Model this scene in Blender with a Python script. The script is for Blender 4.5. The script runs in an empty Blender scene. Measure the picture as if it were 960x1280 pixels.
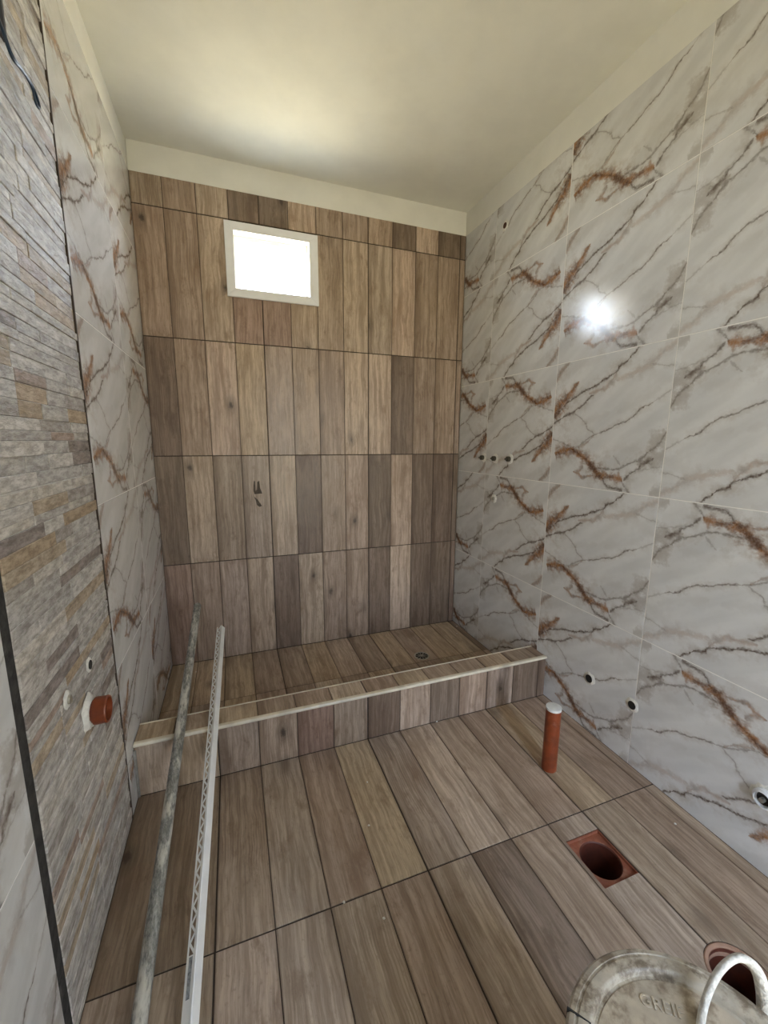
import bpy, bmesh, math, random
from mathutils import Matrix, Vector

random.seed(11)
sc = bpy.context.scene
COL = sc.collection

# ------------------------------------------------------------------ camera, world, exposure
CAM = Vector((0.3884, -2.4719, 1.2843)); YAW, PITCH, ROLL, FPX = 0.3503, -0.1717, 0.0048, 516.1865
cam_d = bpy.data.cameras.new('camera'); cam = bpy.data.objects.new('camera', cam_d); COL.objects.link(cam)
fw = Vector((math.sin(YAW)*math.cos(PITCH), math.cos(YAW)*math.cos(PITCH), math.sin(PITCH)))
rt = Vector((math.cos(YAW), -math.sin(YAW), 0)); up = rt.cross(fw)
rt, up = rt*math.cos(ROLL)+up*math.sin(ROLL), up*math.cos(ROLL)-rt*math.sin(ROLL)
cam.matrix_world = Matrix(((rt.x, up.x, -fw.x, CAM.x), (rt.y, up.y, -fw.y, CAM.y), (rt.z, up.z, -fw.z, CAM.z), (0, 0, 0, 1)))
cam_d.sensor_fit = 'HORIZONTAL'; cam_d.sensor_width = 36.0; cam_d.lens = FPX/960*36; cam_d.clip_start = 0.02
sc.camera = cam

world = bpy.data.worlds.new('daylight'); sc.world = world; world.use_nodes = True
nt = world.node_tree; nt.nodes.clear()
def wn(t, **k):
    n = nt.nodes.new(t)
    for a, b in k.items(): setattr(n, a, b)
    return n
w_tc = wn('ShaderNodeTexCoord'); w_sep = wn('ShaderNodeSeparateXYZ'); nt.links.new(w_tc.outputs['Generated'], w_sep.inputs[0])
w_ramp = wn('ShaderNodeValToRGB')                       # blue zenith, pale horizon
w_ramp.color_ramp.elements[0].color = (0.84, 0.92, 1.0, 1); w_ramp.color_ramp.elements[1].color = (0.46, 0.66, 1.0, 1)
w_ramp.color_ramp.elements[1].position = 0.9
nt.links.new(w_sep.outputs['Z'], w_ramp.inputs[0])
w_gr = wn('ShaderNodeMapRange', interpolation_type='SMOOTHSTEP')   # sunlit dry grass below the horizon
w_gr.inputs['From Min'].default_value = -0.03; w_gr.inputs['From Max'].default_value = 0.01
nt.links.new(w_sep.outputs['Z'], w_gr.inputs[0])
w_mix = wn('ShaderNodeMix', data_type='RGBA'); nt.links.new(w_gr.outputs[0], w_mix.inputs['Factor'])
w_mix.inputs[6].default_value = (0.74, 0.66, 0.43, 1); nt.links.new(w_ramp.outputs[0], w_mix.inputs[7])
w_bg = wn('ShaderNodeBackground'); w_bg.inputs['Strength'].default_value = 30.0
nt.links.new(w_mix.outputs[2], w_bg.inputs['Color'])
w_out = wn('ShaderNodeOutputWorld'); nt.links.new(w_bg.outputs[0], w_out.inputs[0])

vs = sc.view_settings
vs.view_transform = 'Standard'; vs.look = 'None'; vs.gamma = 1.0; vs.use_curve_mapping = False
vs.exposure = 0.72
sc.cycles.sample_clamp_indirect = 8.0; sc.cycles.blur_glossy = 1.0

WIN = (0.456, 0.845, 2.070, 2.346)      # clear opening x0 x1 z0 z1
DOOR = (1.10, 1.27, 0.0, 2.05)          # door ajar behind the camera
YREAR, ZC, ZT, W = -3.35, 2.665, 2.5337, 1.826
def portal(name, loc, sx, sy, rx):
    l = bpy.data.lights.new(name, 'AREA'); l.shape = 'RECTANGLE'; l.size = sx; l.size_y = sy; l.energy = 1
    l.cycles.is_portal = True
    o = bpy.data.objects.new(name, l); o.location = loc; o.rotation_euler = (rx, 0, 0); COL.objects.link(o)
portal('window_daylight_portal', ((WIN[0]+WIN[1])/2, 0.17, (WIN[2]+WIN[3])/2), 0.42, 0.31, -math.pi/2)
portal('doorway_daylight_portal', ((DOOR[0]+DOOR[1])/2, YREAR-0.13, DOOR[3]/2), DOOR[1]-DOOR[0]+0.02, 2.06, math.pi/2)

# ------------------------------------------------------------------ node helpers and materials
class NT:
    def __init__(s, name):
        s.m = bpy.data.materials.new(name); s.m.use_nodes = True; s.t = s.m.node_tree; s.t.nodes.clear()
        s.out = s.t.nodes.new('ShaderNodeOutputMaterial'); s.b = s.t.nodes.new('ShaderNodeBsdfPrincipled')
        s.t.links.new(s.b.outputs[0], s.out.inputs[0])
    def n(s, typ, *ins, **k):
        n = s.t.nodes.new(typ)
        for a, b in k.items(): setattr(n, a, b)
        for i, v in enumerate(ins): s.put(n.inputs[i], v)
        return n
    def put(s, sock, v):
        if v is None: return
        if isinstance(v, bpy.types.NodeSocket): s.t.links.new(v, sock)
        else: sock.default_value = v
    def math(s, op, a, b=None, c=None, clamp=False):
        n = s.n('ShaderNodeMath', a, b, c, operation=op); n.use_clamp = clamp; return n.outputs[0]
    def vec(s, op, a, b=None):
        n = s.n('ShaderNodeVectorMath', a, b, operation=op); return n.outputs['Value' if op in ('DOT_PRODUCT', 'LENGTH') else 'Vector']
    def noise(s, v, scale, detail=3, rough=0.55, out='Fac', dist=0):
        n = s.n('ShaderNodeTexNoise'); s.put(n.inputs['Vector'], v); n.inputs['Scale'].default_value = scale
        n.inputs['Detail'].default_value = detail; n.inputs['Roughness'].default_value = rough; n.inputs['Distortion'].default_value = dist
        return n.outputs[out]
    def ramp(s, f, a, b, c0=0.0, c1=1.0):
        n = s.n('ShaderNodeMapRange', interpolation_type='SMOOTHSTEP')
        for i, v in enumerate((f, a, b, c0, c1)): s.put(n.inputs[i], v)
        return n.outputs[0]
    def mix(s, f, a, b, blend='MIX'):
        n = s.n('ShaderNodeMix', data_type='RGBA', blend_type=blend); s.put(n.inputs[0], f)
        for i, v in ((6, a), (7, b)):
            s.put(n.inputs[i], v if isinstance(v, bpy.types.NodeSocket) or len(v) == 4 else tuple(v)+(1,))
        return n.outputs[2]
    def bump(s, h, strength, dist):
        n = s.n('ShaderNodeBump'); n.inputs['Strength'].default_value = strength; n.inputs['Distance'].default_value = dist
        s.put(n.inputs['Height'], h); s.put(s.b.inputs['Normal'], n.outputs[0])
    def set(s, col=None, rough=None, metal=None, spec=None):
        if col is not None: s.put(s.b.inputs['Base Color'], col if isinstance(col, bpy.types.NodeSocket) else tuple(col[:3])+(1,))
        if rough is not None: s.put(s.b.inputs['Roughness'], rough)
        if metal is not None: s.put(s.b.inputs['Metallic'], metal)
        if spec is not None: s.put(s.b.inputs['Specular IOR Level'], spec)
        return s.m

M = {}
def simple(name, col, rough=0.6, metal=0.0, var=0.25, scale=25, bump=0.0, dirt=None, spec=None):
    a = NT(name); co = a.n('ShaderNodeTexCoord').outputs['Object']
    f = a.noise(co, scale, 5, 0.6)
    c = a.mix(a.ramp(f, 0.3, 0.7), [x*(1-var) for x in col], [min(1, x*(1+var*0.6)) for x in col])
    if dirt:
        c = a.mix(a.math('MULTIPLY', a.ramp(a.noise(co, dirt[1], 6, 0.65), dirt[2], dirt[3]), dirt[4]), c, dirt[0])
    if bump: a.bump(f, bump, 0.004)
    M[name] = a.set(c, rough, metal, spec); return M[name]

simple('plaster', (0.80, 0.79, 0.74), 0.85, var=0.04, scale=6, bump=0.08)
simple('ceiling_paint', (0.80, 0.79, 0.72), 0.8, var=0.05, scale=4, bump=0.06)
simple('adhesive', (0.035, 0.032, 0.03), 0.95, var=0.5, scale=40, bump=0.5, dirt=((0.16, 0.15, 0.14), 9, 0.58, 0.72, 0.6))
simple('grout_white', (0.90, 0.88, 0.85), 0.8, var=0.06)
simple('grout_stone', (0.62, 0.60, 0.57), 0.8, var=0.15)
simple('mortar_grey', (0.30, 0.28, 0.25), 0.9, var=0.2, scale=60, bump=0.5)
simple('grout_dark', (0.052, 0.037, 0.027), 0.9, var=0.25)
simple('pvc_white', (0.87, 0.88, 0.92), 0.35, var=0.03)
simple('cream_reveal', (0.83, 0.79, 0.68), 0.6, var=0.04)
simple('trim_cream', (0.74, 0.67, 0.54), 0.28, var=0.18, scale=14)
simple('bead_white', (0.80, 0.79, 0.77), 0.4, var=0.06, scale=18)
simple('bead_print', (0.30, 0.31, 0.32), 0.6, var=0.5, scale=160)
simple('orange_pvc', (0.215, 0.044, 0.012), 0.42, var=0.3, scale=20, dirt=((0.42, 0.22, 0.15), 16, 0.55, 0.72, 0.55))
simple('orange_shaded', (0.085, 0.018, 0.008), 0.6, var=0.3)  # darker copy of the orange plastic, shade inside the pipes put into the colour
simple('orange_dusty', (0.27, 0.085, 0.045), 0.6, var=0.25, scale=30, dirt=((0.40, 0.27, 0.20), 22, 0.5, 0.7, 0.5))
simple('pipe_shade', (0.05, 0.012, 0.006), 0.6, var=0.3)  # near-black discs closing the pipes, colour stands in for the shade down there
simple('flange_clay', (0.32, 0.19, 0.13), 0.6, var=0.25)
simple('mortar_white', (0.80, 0.78, 0.73), 0.9, var=0.15, scale=90, bump=0.7)
simple('hole_shade', (0.014, 0.011, 0.009), 0.9, var=0.2)  # near-black surfaces, colour stands in for the shade inside open holes
simple('rust_hole', (0.09, 0.035, 0.02), 0.8, var=0.3)
simple('brass_dark', (0.13, 0.115, 0.09), 0.45, 0.7, var=0.4, scale=80)
simple('steel_grate', (0.55, 0.53, 0.47), 0.38, 0.8, var=0.2, scale=80)
simple('cable_blue', (0.012, 0.035, 0.075), 0.35, var=0.2)
simple('box_grey', (0.05, 0.045, 0.045), 0.6, var=0.3)
simple('smudge_dark', (0.09, 0.07, 0.05), 0.8, var=0.35, scale=60)
simple('crumb_white', (0.85, 0.83, 0.78), 0.9, var=0.1, scale=90)
simple('pipe_cap_tape', (0.72, 0.72, 0.70), 0.6, var=0.08, scale=60)
simple('bucket_plastic', (0.46, 0.385, 0.29), 0.55, var=0.22, scale=16, bump=0.2, dirt=((0.15, 0.105, 0.065), 24, 0.48, 0.68, 0.8))
simple('bucket_rim', (0.46, 0.40, 0.315), 0.5, var=0.22, scale=22, bump=0.2, dirt=((0.13, 0.09, 0.055), 30, 0.46, 0.64, 0.85))
simple('bucket_relief', (0.50, 0.42, 0.32), 0.5, var=0.2, scale=30, dirt=((0.26, 0.20, 0.14), 40, 0.5, 0.7, 0.5))
simple('handle_white', (0.74, 0.71, 0.65), 0.7, var=0.2, scale=120, bump=0.9, dirt=((0.40, 0.35, 0.28), 45, 0.52, 0.68, 0.6))

def galvanised():
    a = NT('galvanised'); co = a.n('ShaderNodeTexCoord').outputs['Object']
    f = a.noise(a.vec('MULTIPLY', co, (1, 0.45, 1)), 110, 6, 0.75); g = a.noise(a.vec('MULTIPLY', co, (1, 0.3, 1)), 42, 5, 0.65)
    c = a.mix(a.ramp(f, 0.38, 0.66), (0.17, 0.17, 0.16), (0.40, 0.39, 0.36))
    c = a.mix(a.math('MULTIPLY', a.ramp(g, 0.47, 0.62), 0.8), c, (0.72, 0.70, 0.64))
    a.bump(f, 0.35, 0.002)
    M['galvanised'] = a.set(c, 0.5, 0.35)
galvanised()

def wood():
    a = NT('wood_look_porcelain'); oi = a.n('ShaderNodeObjectInfo'); r = oi.outputs['Random']; col = oi.outputs['Color']
    co = a.n('ShaderNodeTexCoord').outputs['Object']
    off = a.n('ShaderNodeCombineXYZ', a.math('MULTIPLY', r, 31.7), a.math('MULTIPLY', r, 17.3), a.math('MULTIPLY', r, 53.1)).outputs[0]
    p = a.vec('ADD', co, off)
    def fr(k): return a.math('FRACT', a.math('MULTIPLY', r, k))
    def tint(f): return a.mix(1.0, col, f, 'MULTIPLY')
    wob = a.noise(a.vec('MULTIPLY', p, (3.0, 3.2, 1.0)), 1.6, 2, 0.5)
    px = a.n('ShaderNodeCombineXYZ', a.math('MULTIPLY', a.math('SUBTRACT', wob, 0.5), 0.032), 0.0, 0.0).outputs[0]
    q = a.vec('ADD', p, px)
    fine = a.noise(a.vec('MULTIPLY', q, (190, 15.0, 1)), 1.0, 7, 0.75)
    mid = a.noise(a.vec('MULTIPLY', q, (62, 2.6, 1)), 1.0, 5, 0.68)
    blot = a.noise(a.vec('MULTIPLY', q, (19, 7.5, 1)), 1.0, 8, 0.72)
    patch = a.noise(a.vec('MULTIPLY', q, (9, 3.0, 1)), 1.0, 4, 0.6)
    speck = a.noise(a.vec('MULTIPLY', p, (70, 55, 1)), 1.0, 5, 0.75)
    # growth rings on a few planks
    wv = a.n('ShaderNodeTexWave', wave_type='BANDS', bands_direction='X'); a.put(wv.inputs['Vector'], a.vec('MULTIPLY', q, (1, 0.10, 0.2)))
    wv.inputs['Scale'].default_value = 38; wv.inputs['Distortion'].default_value = 4.0; wv.inputs['Detail'].default_value = 3; wv.inputs['Detail Scale'].default_value = 1.2
    rings = a.math('MULTIPLY', wv.outputs['Fac'], a.math('MULTIPLY', a.ramp(fr(7.13), 0.62, 0.80), a.ramp(patch, 0.36, 0.6)))
    # knots
    vo = a.n('ShaderNodeTexVoronoi', feature='F1'); a.put(vo.inputs['Vector'], a.vec('MULTIPLY', q, (10.0, 5.5, 1))); vo.inputs['Scale'].default_value = 1.0
    sel = a.n('ShaderNodeSeparateColor', vo.outputs['Color']).outputs[0]
    on = a.math('GREATER_THAN', sel, 0.80)
    kd = a.math('ADD', vo.outputs['Distance'], a.math('MULTIPLY', a.math('SUBTRACT', speck, 0.5), 0.25))
    core = a.math('MULTIPLY', a.ramp(kd, 0.15, 0.05), on); halo = a.math('MULTIPLY', a.ramp(kd, 0.42, 0.08), on)
    # darker stain along one side of some planks
    sx = a.n('ShaderNodeSeparateXYZ', co).outputs[0]
    side = a.math('MULTIPLY', a.ramp(a.math('ADD', sx, a.math('MULTIPLY', a.math('SUBTRACT', patch, 0.5), 0.12)), 0.045, 0.0), a.ramp(fr(3.77), 0.45, 0.7))
    c = a.mix(a.ramp(mid, 0.34, 0.66), tint((0.66, 0.61, 0.56)), tint((1.20, 1.19, 1.17)))
    c = a.mix(a.math('MULTIPLY', a.ramp(fine, 0.47, 0.66), 0.55), c, tint((0.50, 0.44, 0.39)))
    c = a.mix(a.math('MULTIPLY', a.ramp(fine, 0.45, 0.28), 0.35), c, tint((1.42, 1.40, 1.36)))
    c = a.mix(a.math('MULTIPLY', a.ramp(blot, 0.52, 0.68), 0.70), c, tint((0.50, 0.42, 0.35)))
    c = a.mix(a.math('MULTIPLY', a.ramp(patch, 0.55, 0.72), a.math('MULTIPLY', fr(5.3), 0.75)), c, tint((0.56, 0.45, 0.37)))
    c = a.mix(a.math('MULTIPLY', a.ramp(patch, 0.44, 0.26), 0.45), c, tint((1.30, 1.30, 1.30)))
    c = a.mix(a.math('MULTIPLY', side, 0.6), c, tint((0.40, 0.33, 0.27)))
    c = a.mix(a.math('MULTIPLY', a.ramp(speck, 0.57, 0.70), 0.45), c, tint((0.48, 0.42, 0.37)))
    ed = a.math('MINIMUM', sx, a.math('ABSOLUTE', a.math('SUBTRACT', sx, 0.1476)))
    c = a.mix(a.math('MULTIPLY', a.ramp(a.math('ADD', ed, a.math('MULTIPLY', a.math('SUBTRACT', blot, 0.5), 0.010)), 0.005, 0.0), 0.55), c, tint((0.40, 0.33, 0.28)))
    c = a.mix(a.math('MULTIPLY', a.ramp(rings, 0.45, 0.9), 0.5), c, tint((0.52, 0.45, 0.38)))
    c = a.mix(a.math('MULTIPLY', halo, 0.45), c, (0.075, 0.052, 0.037)); c = a.mix(a.math('MULTIPLY', core, 0.8), c, (0.04, 0.028, 0.02))
    h = a.math('ADD', a.math('MULTIPLY', fine, 0.6), a.math('ADD', a.math('MULTIPLY', rings, 0.3), a.math('MULTIPLY', blot, 0.5)))
    a.bump(h, 0.25, 0.002)
    M['wood'] = a.set(c, a.ramp(mid, 0.3, 0.7, 0.34, 0.48), spec=0.5)
wood()

def stone():
    a = NT('ledge_stone_porcelain'); oi = a.n('ShaderNodeObjectInfo'); r = oi.outputs['Random']; col = oi.outputs['Color']
    p = a.vec('ADD', a.n('ShaderNodeTexCoord').outputs['Object'], a.n('ShaderNodeCombineXYZ', a.math('MULTIPLY', r, 41.), a.math('MULTIPLY', r, 23.), 0.0).outputs[0])
    f = a.noise(a.vec('MULTIPLY', p, (22, 60, 20)), 1.0, 6, 0.7); g = a.noise(p, 14, 4, 0.6); hh = a.noise(a.vec('MULTIPLY', p, (60, 110, 60)), 1.0, 5, 0.7, dist=0.6)
    c = a.mix(a.ramp(f, 0.34, 0.66), a.mix(1.0, col, (0.62, 0.60, 0.58), 'MULTIPLY'), a.mix(1.0, col, (1.2, 1.2, 1.2), 'MULTIPLY'))
    c = a.mix(a.math('MULTIPLY', a.ramp(g, 0.56, 0.72), 0.28), c, (0.36, 0.27, 0.18))
    c = a.mix(a.math('MULTIPLY', a.ramp(hh, 0.62, 0.75), 0.35), c, (0.10, 0.085, 0.075))
    a.bump(a.math('ADD', f, a.math('MULTIPLY', hh, 0.9)), 0.8, 0.005)
    M['stone'] = a.set(c, 0.27, spec=0.8)
stone()
VEINS = [
     ('d', 0.9, [(0.014, 0.482, 0.0065), (0.111, 0.436, 0.0065), (0.197, 0.411, 0.0078), (0.264, 0.374, 0.0059), (0.321, 0.348, 0.0052), (0.359, 0.306, 0.0052), (0.405, 0.281, 0.0039)]),
     ('d', 0.95, [(0.118, 0.345, 0.0039), (0.208, 0.294, 0.0052), (0.267, 0.264, 0.0052), (0.323, 0.235, 0.0052), (0.393, 0.228, 0.0065), (0.457, 0.202, 0.0059), (0.52, 0.173, 0.0059), (0.59, 0.14, 0.0078), (0.603, 0.111, 0.0052), (0.667, 0.081, 0.0052), (0.707, 0.034, 0.0046), (0.736, 0.008, 0.0039)]),
     ('r', 0.45, [(0.355, 0.273, 0.0052), (0.396, 0.262, 0.0091), (0.504, 0.255, 0.0065), (0.549, 0.213, 0.0091), (0.594, 0.145, 0.0091)]),
     ('r', 0.95, [(0.007, 0.387, 0.0392), (0.075, 0.33, 0.0288), (0.143, 0.275, 0.017), (0.201, 0.215, 0.0098), (0.256, 0.164, 0.0046)]),
     ('d', 0.75, [(0.021, 0.413, 0.0091), (0.088, 0.367, 0.0065), (0.156, 0.317, 0.0033)]),
     ('r', 0.3, [(0.587, 0.208, 0.0065), (0.723, 0.169, 0.0105), (0.847, 0.131, 0.0105), (0.901, 0.079, 0.0118), (0.994, 0.026, 0.0118)]),
     ('d', 0.35, [(0.843, 0.136, 0.0033), (0.929, 0.149, 0.0033), (1.003, 0.171, 0.0033)]),
     ('d', 0.75, [(0.474, 0.577, 0.0033), (0.587, 0.535, 0.0033), (0.692, 0.497, 0.0039), (0.757, 0.458, 0.0039), (0.807, 0.413, 0.0039), (0.858, 0.391, 0.0046), (0.904, 0.369, 0.002)]),
     ('d', 0.35, [(0.892, 0.374, 0.0039), (0.944, 0.347, 0.0059), (0.994, 0.321, 0.0052)]),
     ('g', 0.16, [(0.612, 0.431, 0.0131), (0.77, 0.38, 0.0196), (0.928, 0.294, 0.0157)]),
     ('d', 0.5, [(0.222, 0.418, 0.0026), (0.312, 0.469, 0.0033), (0.359, 0.506, 0.0033), (0.373, 0.544, 0.0033), (0.452, 0.583, 0.0026)]),
     ('d', 0.55, [(0.221, 0.693, 0.0039), (0.296, 0.68, 0.0059), (0.352, 0.634, 0.0046), (0.405, 0.603, 0.0046), (0.472, 0.575, 0.0033)]),
     ('r', 0.5, [(0.291, 0.694, 0.0059), (0.375, 0.649, 0.0052), (0.439, 0.59, 0.0033)]),
     ('d', 0.45, [(0.029, 0.625, 0.0033), (0.09, 0.632, 0.0046), (0.152, 0.661, 0.0052), (0.221, 0.693, 0.0046)]),
     ('r', 1.0, [(0.043, 0.738, 0.017), (0.107, 0.724, 0.0196), (0.172, 0.709, 0.0183), (0.237, 0.698, 0.0131)]),
     ('r', 1.0, [(0.186, 0.691, 0.0131), (0.253, 0.713, 0.0144), (0.319, 0.747, 0.0144), (0.396, 0.786, 0.0144), (0.461, 0.846, 0.0196), (0.522, 0.894, 0.0235), (0.565, 0.919, 0.0105)]),
     ('d', 0.6, [(0.253, 0.713, 0.0033), (0.352, 0.766, 0.0039), (0.429, 0.819, 0.0065), (0.493, 0.879, 0.017), (0.544, 0.914, 0.0118)]),
     ('r', 0.95, [(0.506, 0.877, 0.0131), (0.576, 0.892, 0.0105), (0.628, 0.894, 0.0091), (0.678, 0.898, 0.0157), (0.723, 0.916, 0.0078)]),
     ('d', 0.85, [(0.544, 0.908, 0.0091), (0.574, 0.947, 0.0065), (0.622, 0.969, 0.0078), (0.701, 0.989, 0.0091)]),
     ('d', 0.6, [(0.71, 0.908, 0.0052), (0.73, 0.941, 0.0059), (0.755, 0.982, 0.0078), (0.773, 0.996, 0.0052)]),
     ('d', 0.65, [(0.474, 0.837, 0.0033), (0.556, 0.841, 0.0052), (0.646, 0.839, 0.0052), (0.683, 0.832, 0.0059), (0.75, 0.795, 0.0059), (0.838, 0.762, 0.0065), (0.872, 0.733, 0.0052), (0.895, 0.702, 0.0065)]),
     ('d', 0.55, [(0.895, 0.702, 0.0065), (0.933, 0.676, 0.0065), (0.956, 0.656, 0.0091), (0.987, 0.614, 0.0065), (0.997, 0.585, 0.0039)]),
     ('g', 0.75, [(0.886, 0.722, 0.0131), (0.931, 0.661, 0.0301), (0.976, 0.614, 0.0327), (1.01, 0.575, 0.0261)]),
     ('d', 0.8, [(0.728, 0.918, 0.0046), (0.761, 0.879, 0.0065), (0.786, 0.854, 0.0052), (0.834, 0.826, 0.0065), (0.852, 0.795, 0.0065), (0.902, 0.766, 0.0131), (0.928, 0.751, 0.0052)]),
     ('g', 0.8, [(0.82, 0.797, 0.0091), (0.892, 0.768, 0.0261), (0.953, 0.746, 0.0392), (1.019, 0.718, 0.0457)]),
     ('d', 0.3, [(0.777, 0.868, 0.0026), (0.825, 0.843, 0.0039), (0.888, 0.822, 0.0039), (0.994, 0.801, 0.0033)]),
     ('r', 0.7, [(0.264, 0.881, 0.0046), (0.31, 0.887, 0.0091), (0.353, 0.921, 0.0065), (0.425, 0.908, 0.0052), (0.488, 0.898, 0.0078)]),
     ('r', 0.6, [(0.31, 0.881, 0.0065), (0.343, 0.854, 0.0065), (0.36, 0.83, 0.0039)]),
     ('d', 0.35, [(0.628, 0.736, 0.002), (0.664, 0.773, 0.0033), (0.692, 0.804, 0.002)]),
     ('r', 0.55, [(0.014, 0.114, 0.0105), (0.055, 0.059, 0.0157), (0.116, 0.015, 0.0065)]),
     ('g', 0.7, [(0.929, 0.987, 0.0131), (0.969, 0.973, 0.0222), (1.019, 0.962, 0.0222)]),
     ('g', 0.2, [(-0.004, 0.131, 0.0196), (0.154, 0.068, 0.0261), (0.371, 0.036, 0.0196), (0.488, 0.003, 0.0105)]),
     ('g', 0.16, [(0.057, 0.559, 0.0157), (0.231, 0.502, 0.0261), (0.42, 0.475, 0.0196), (0.56, 0.416, 0.0105)]),
     ('g', 0.16, [(0.517, 0.724, 0.0131), (0.689, 0.676, 0.0261), (0.85, 0.693, 0.0196), (0.913, 0.672, 0.0105)]),
     ('g', 0.14, [(0.714, 0.888, 0.0131), (0.858, 0.938, 0.0327), (0.976, 0.857, 0.0261)]),
     ('g', 0.16, [(0.569, 0.059, 0.0131), (0.719, 0.145, 0.0261), (0.897, 0.209, 0.0261), (0.999, 0.261, 0.0196)]),
]
def marble():
    a = NT('marble_porcelain'); uv = a.n('ShaderNodeUVMap').outputs[0]
    w1 = a.noise(uv, 9, 3, 0.6, out='Color'); w2 = a.noise(uv, 38, 3, 0.6, out='Color')
    p = a.vec('ADD', uv, a.vec('MULTIPLY', a.vec('SUBTRACT', w1, (0.5, 0.5, 0.5)), (0.040, 0.040, 0)))
    p = a.vec('ADD', p, a.vec('MULTIPLY', a.vec('SUBTRACT', w2, (0.5, 0.5, 0.5)), (0.026, 0.026, 0)))
    wmod = a.ramp(a.noise(uv, 17, 4, 0.7), 0.30, 0.72, 0.35, 1.75)
    acc = {'d': 0.0, 'r': 0.0, 'g': 0.0, 'h': 0.0}
    for kind, st, pts in VEINS:
        A, B = Vector(pts[0][:2]), Vector(pts[-1][:2]); e = (B-A); L = e.length; e /= L; nn = Vector((-e.y, e.x))
        loc = []
        for x, y, w in pts:
            d = Vector((x, y))-A; loc.append([d.dot(e)/L, d.dot(nn), w])
        for i in range(1, len(loc)): loc[i][0] = max(loc[i][0], loc[i-1][0]+0.01)
        smax = loc[-1][0]; R = max(0.02, max(abs(q[1]) for q in loc)*1.15)
        Ls = L*smax
        s = a.math('ADD', a.vec('DOT_PRODUCT', p, (e.x/Ls, e.y/Ls, 0)), -A.dot(e)/Ls, clamp=True)
        t = a.math('ADD', a.vec('DOT_PRODUCT', p, (nn.x/(2*R), nn.y/(2*R), 0)), -A.dot(nn)/(2*R)+0.5)
        def curve(vals):
            n = a.n('ShaderNodeFloatCurve'); n.inputs['Factor'].default_value = 1.0; a.put(n.inputs['Value'], s)
            mp = n.mapping; mp.extend = 'HORIZONTAL'; cv = mp.curves[0]
            while len(cv.points) < len(vals): cv.points.new(0.5, 0.5)
            for pt, (x, y) in zip(cv.points, vals): pt.location = (x, y); pt.handle_type = 'VECTOR'
            mp.update(); return n.outputs[0]
        off = curve([(q[0]/smax, 0.5+q[1]/(2*R)) for q in loc])
        ws = [q[2]*{'d': 2.6, 'r': 3.6, 'g': 3.0}[kind]/(2*R) for q in loc]; WM = max(ws)
        wl = [(0.0, 0.0), (0.04, ws[0]/WM)]+[(min(max(q[0]/smax, 0.06), 0.94), w/WM) for q, w in zip(loc[1:-1], ws[1:-1])]+[(0.96, ws[-1]/WM), (1.0, 0.0)]
        if kind != 'g':      # printed veins run off the tile where they start at its edge
            if min(pts[0][0], 1-pts[0][0], pts[0][1], 1-pts[0][1]) < 0.03: wl[0] = (0.0, wl[1][1])
            if min(pts[-1][0], 1-pts[-1][0], pts[-1][1], 1-pts[-1][1]) < 0.03: wl[-1] = (1.0, wl[-2][1])
        wd = a.math('MULTIPLY', a.math('MULTIPLY_ADD', curve(wl), WM, 1e-5), wmod)
        d = a.math('ABSOLUTE', a.math('SUBTRACT', t, off))
        # beyond the two ends of the stroke the clamped parameter would go on for ever: fade with the overshoot
        raw = a.math('ADD', a.vec('DOT_PRODUCT', p, (e.x/Ls, e.y/Ls, 0)), -A.dot(e)/Ls-0.5)
        gate = a.math('LESS_THAN', a.math('ABSOLUTE', raw), 0.5 + 0.03/Ls)
        mk = a.math('MULTIPLY', a.ramp(d, 0.0, wd, st, 0.0), gate)
        if kind != 'g':
            hk = a.math('MULTIPLY', a.ramp(d, 0.0, a.math('MULTIPLY', wd, 4.2 if kind == 'd' else 2.4), st*0.42, 0.0), gate)
            acc['h'] = hk if acc['h'] == 0.0 else a.math('MAXIMUM', acc['h'], hk)
        acc[kind] = mk if acc[kind] == 0.0 else a.math('MAXIMUM', acc[kind], mk)
    # pale ground with soft diagonal clouding
    di = a.vec('DOT_PRODUCT', p, (0.55, 0.83, 0)); al = a.vec('DOT_PRODUCT', p, (0.83, -0.55, 0))
    cl = a.noise(a.n('ShaderNodeCombineXYZ', a.math('MULTIPLY', di, 6.5), a.math('MULTIPLY', al, 1.3), 0.0).outputs[0], 1.0, 3, 0.5)
    c = a.mix(a.ramp(cl, 0.30, 0.70), (0.62, 0.62, 0.625), (0.76, 0.76, 0.765))
    br = a.noise(uv, 42, 5, 0.75); bl = a.noise(uv, 15, 4, 0.65)
    c = a.mix(a.math('MULTIPLY', acc['g'], 0.62), c, (0.30, 0.25, 0.21))
    c = a.mix(a.math('MULTIPLY', acc['h'], a.ramp(bl, 0.3, 0.65, 0.35, 1.0)), c, (0.33, 0.26, 0.20))
    c = a.mix(a.math('MULTIPLY', acc['r'], a.ramp(br, 0.28, 0.62, 0.62, 1.0)), c, a.mix(a.ramp(bl, 0.40, 0.60), (0.33, 0.142, 0.042), (0.145, 0.062, 0.028)))
    c = a.mix(a.math('MULTIPLY', acc['d'], a.ramp(br, 0.28, 0.62, 0.40, 1.0)), c, (0.088, 0.052, 0.034))
    a.bump(a.noise(uv, 75, 3, 0.7), 0.055, 0.003)
    M['marble'] = a.set(c, 0.15, spec=0.40)
marble()

def glass():
    a = NT('window_glass'); a.t.nodes.remove(a.b)
    tr = a.n('ShaderNodeBsdfTransparent'); gl = a.n('ShaderNodeBsdfGlossy'); gl.inputs['Roughness'].default_value = 0.02
    mx = a.n('ShaderNodeMixShader'); mx.inputs[0].default_value = 0.07
    a.t.links.new(tr.outputs[0], mx.inputs[1]); a.t.links.new(gl.outputs[0], mx.inputs[2]); a.t.links.new(mx.outputs[0], a.out.inputs[0])
    M['glass'] = a.m
glass()

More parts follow.
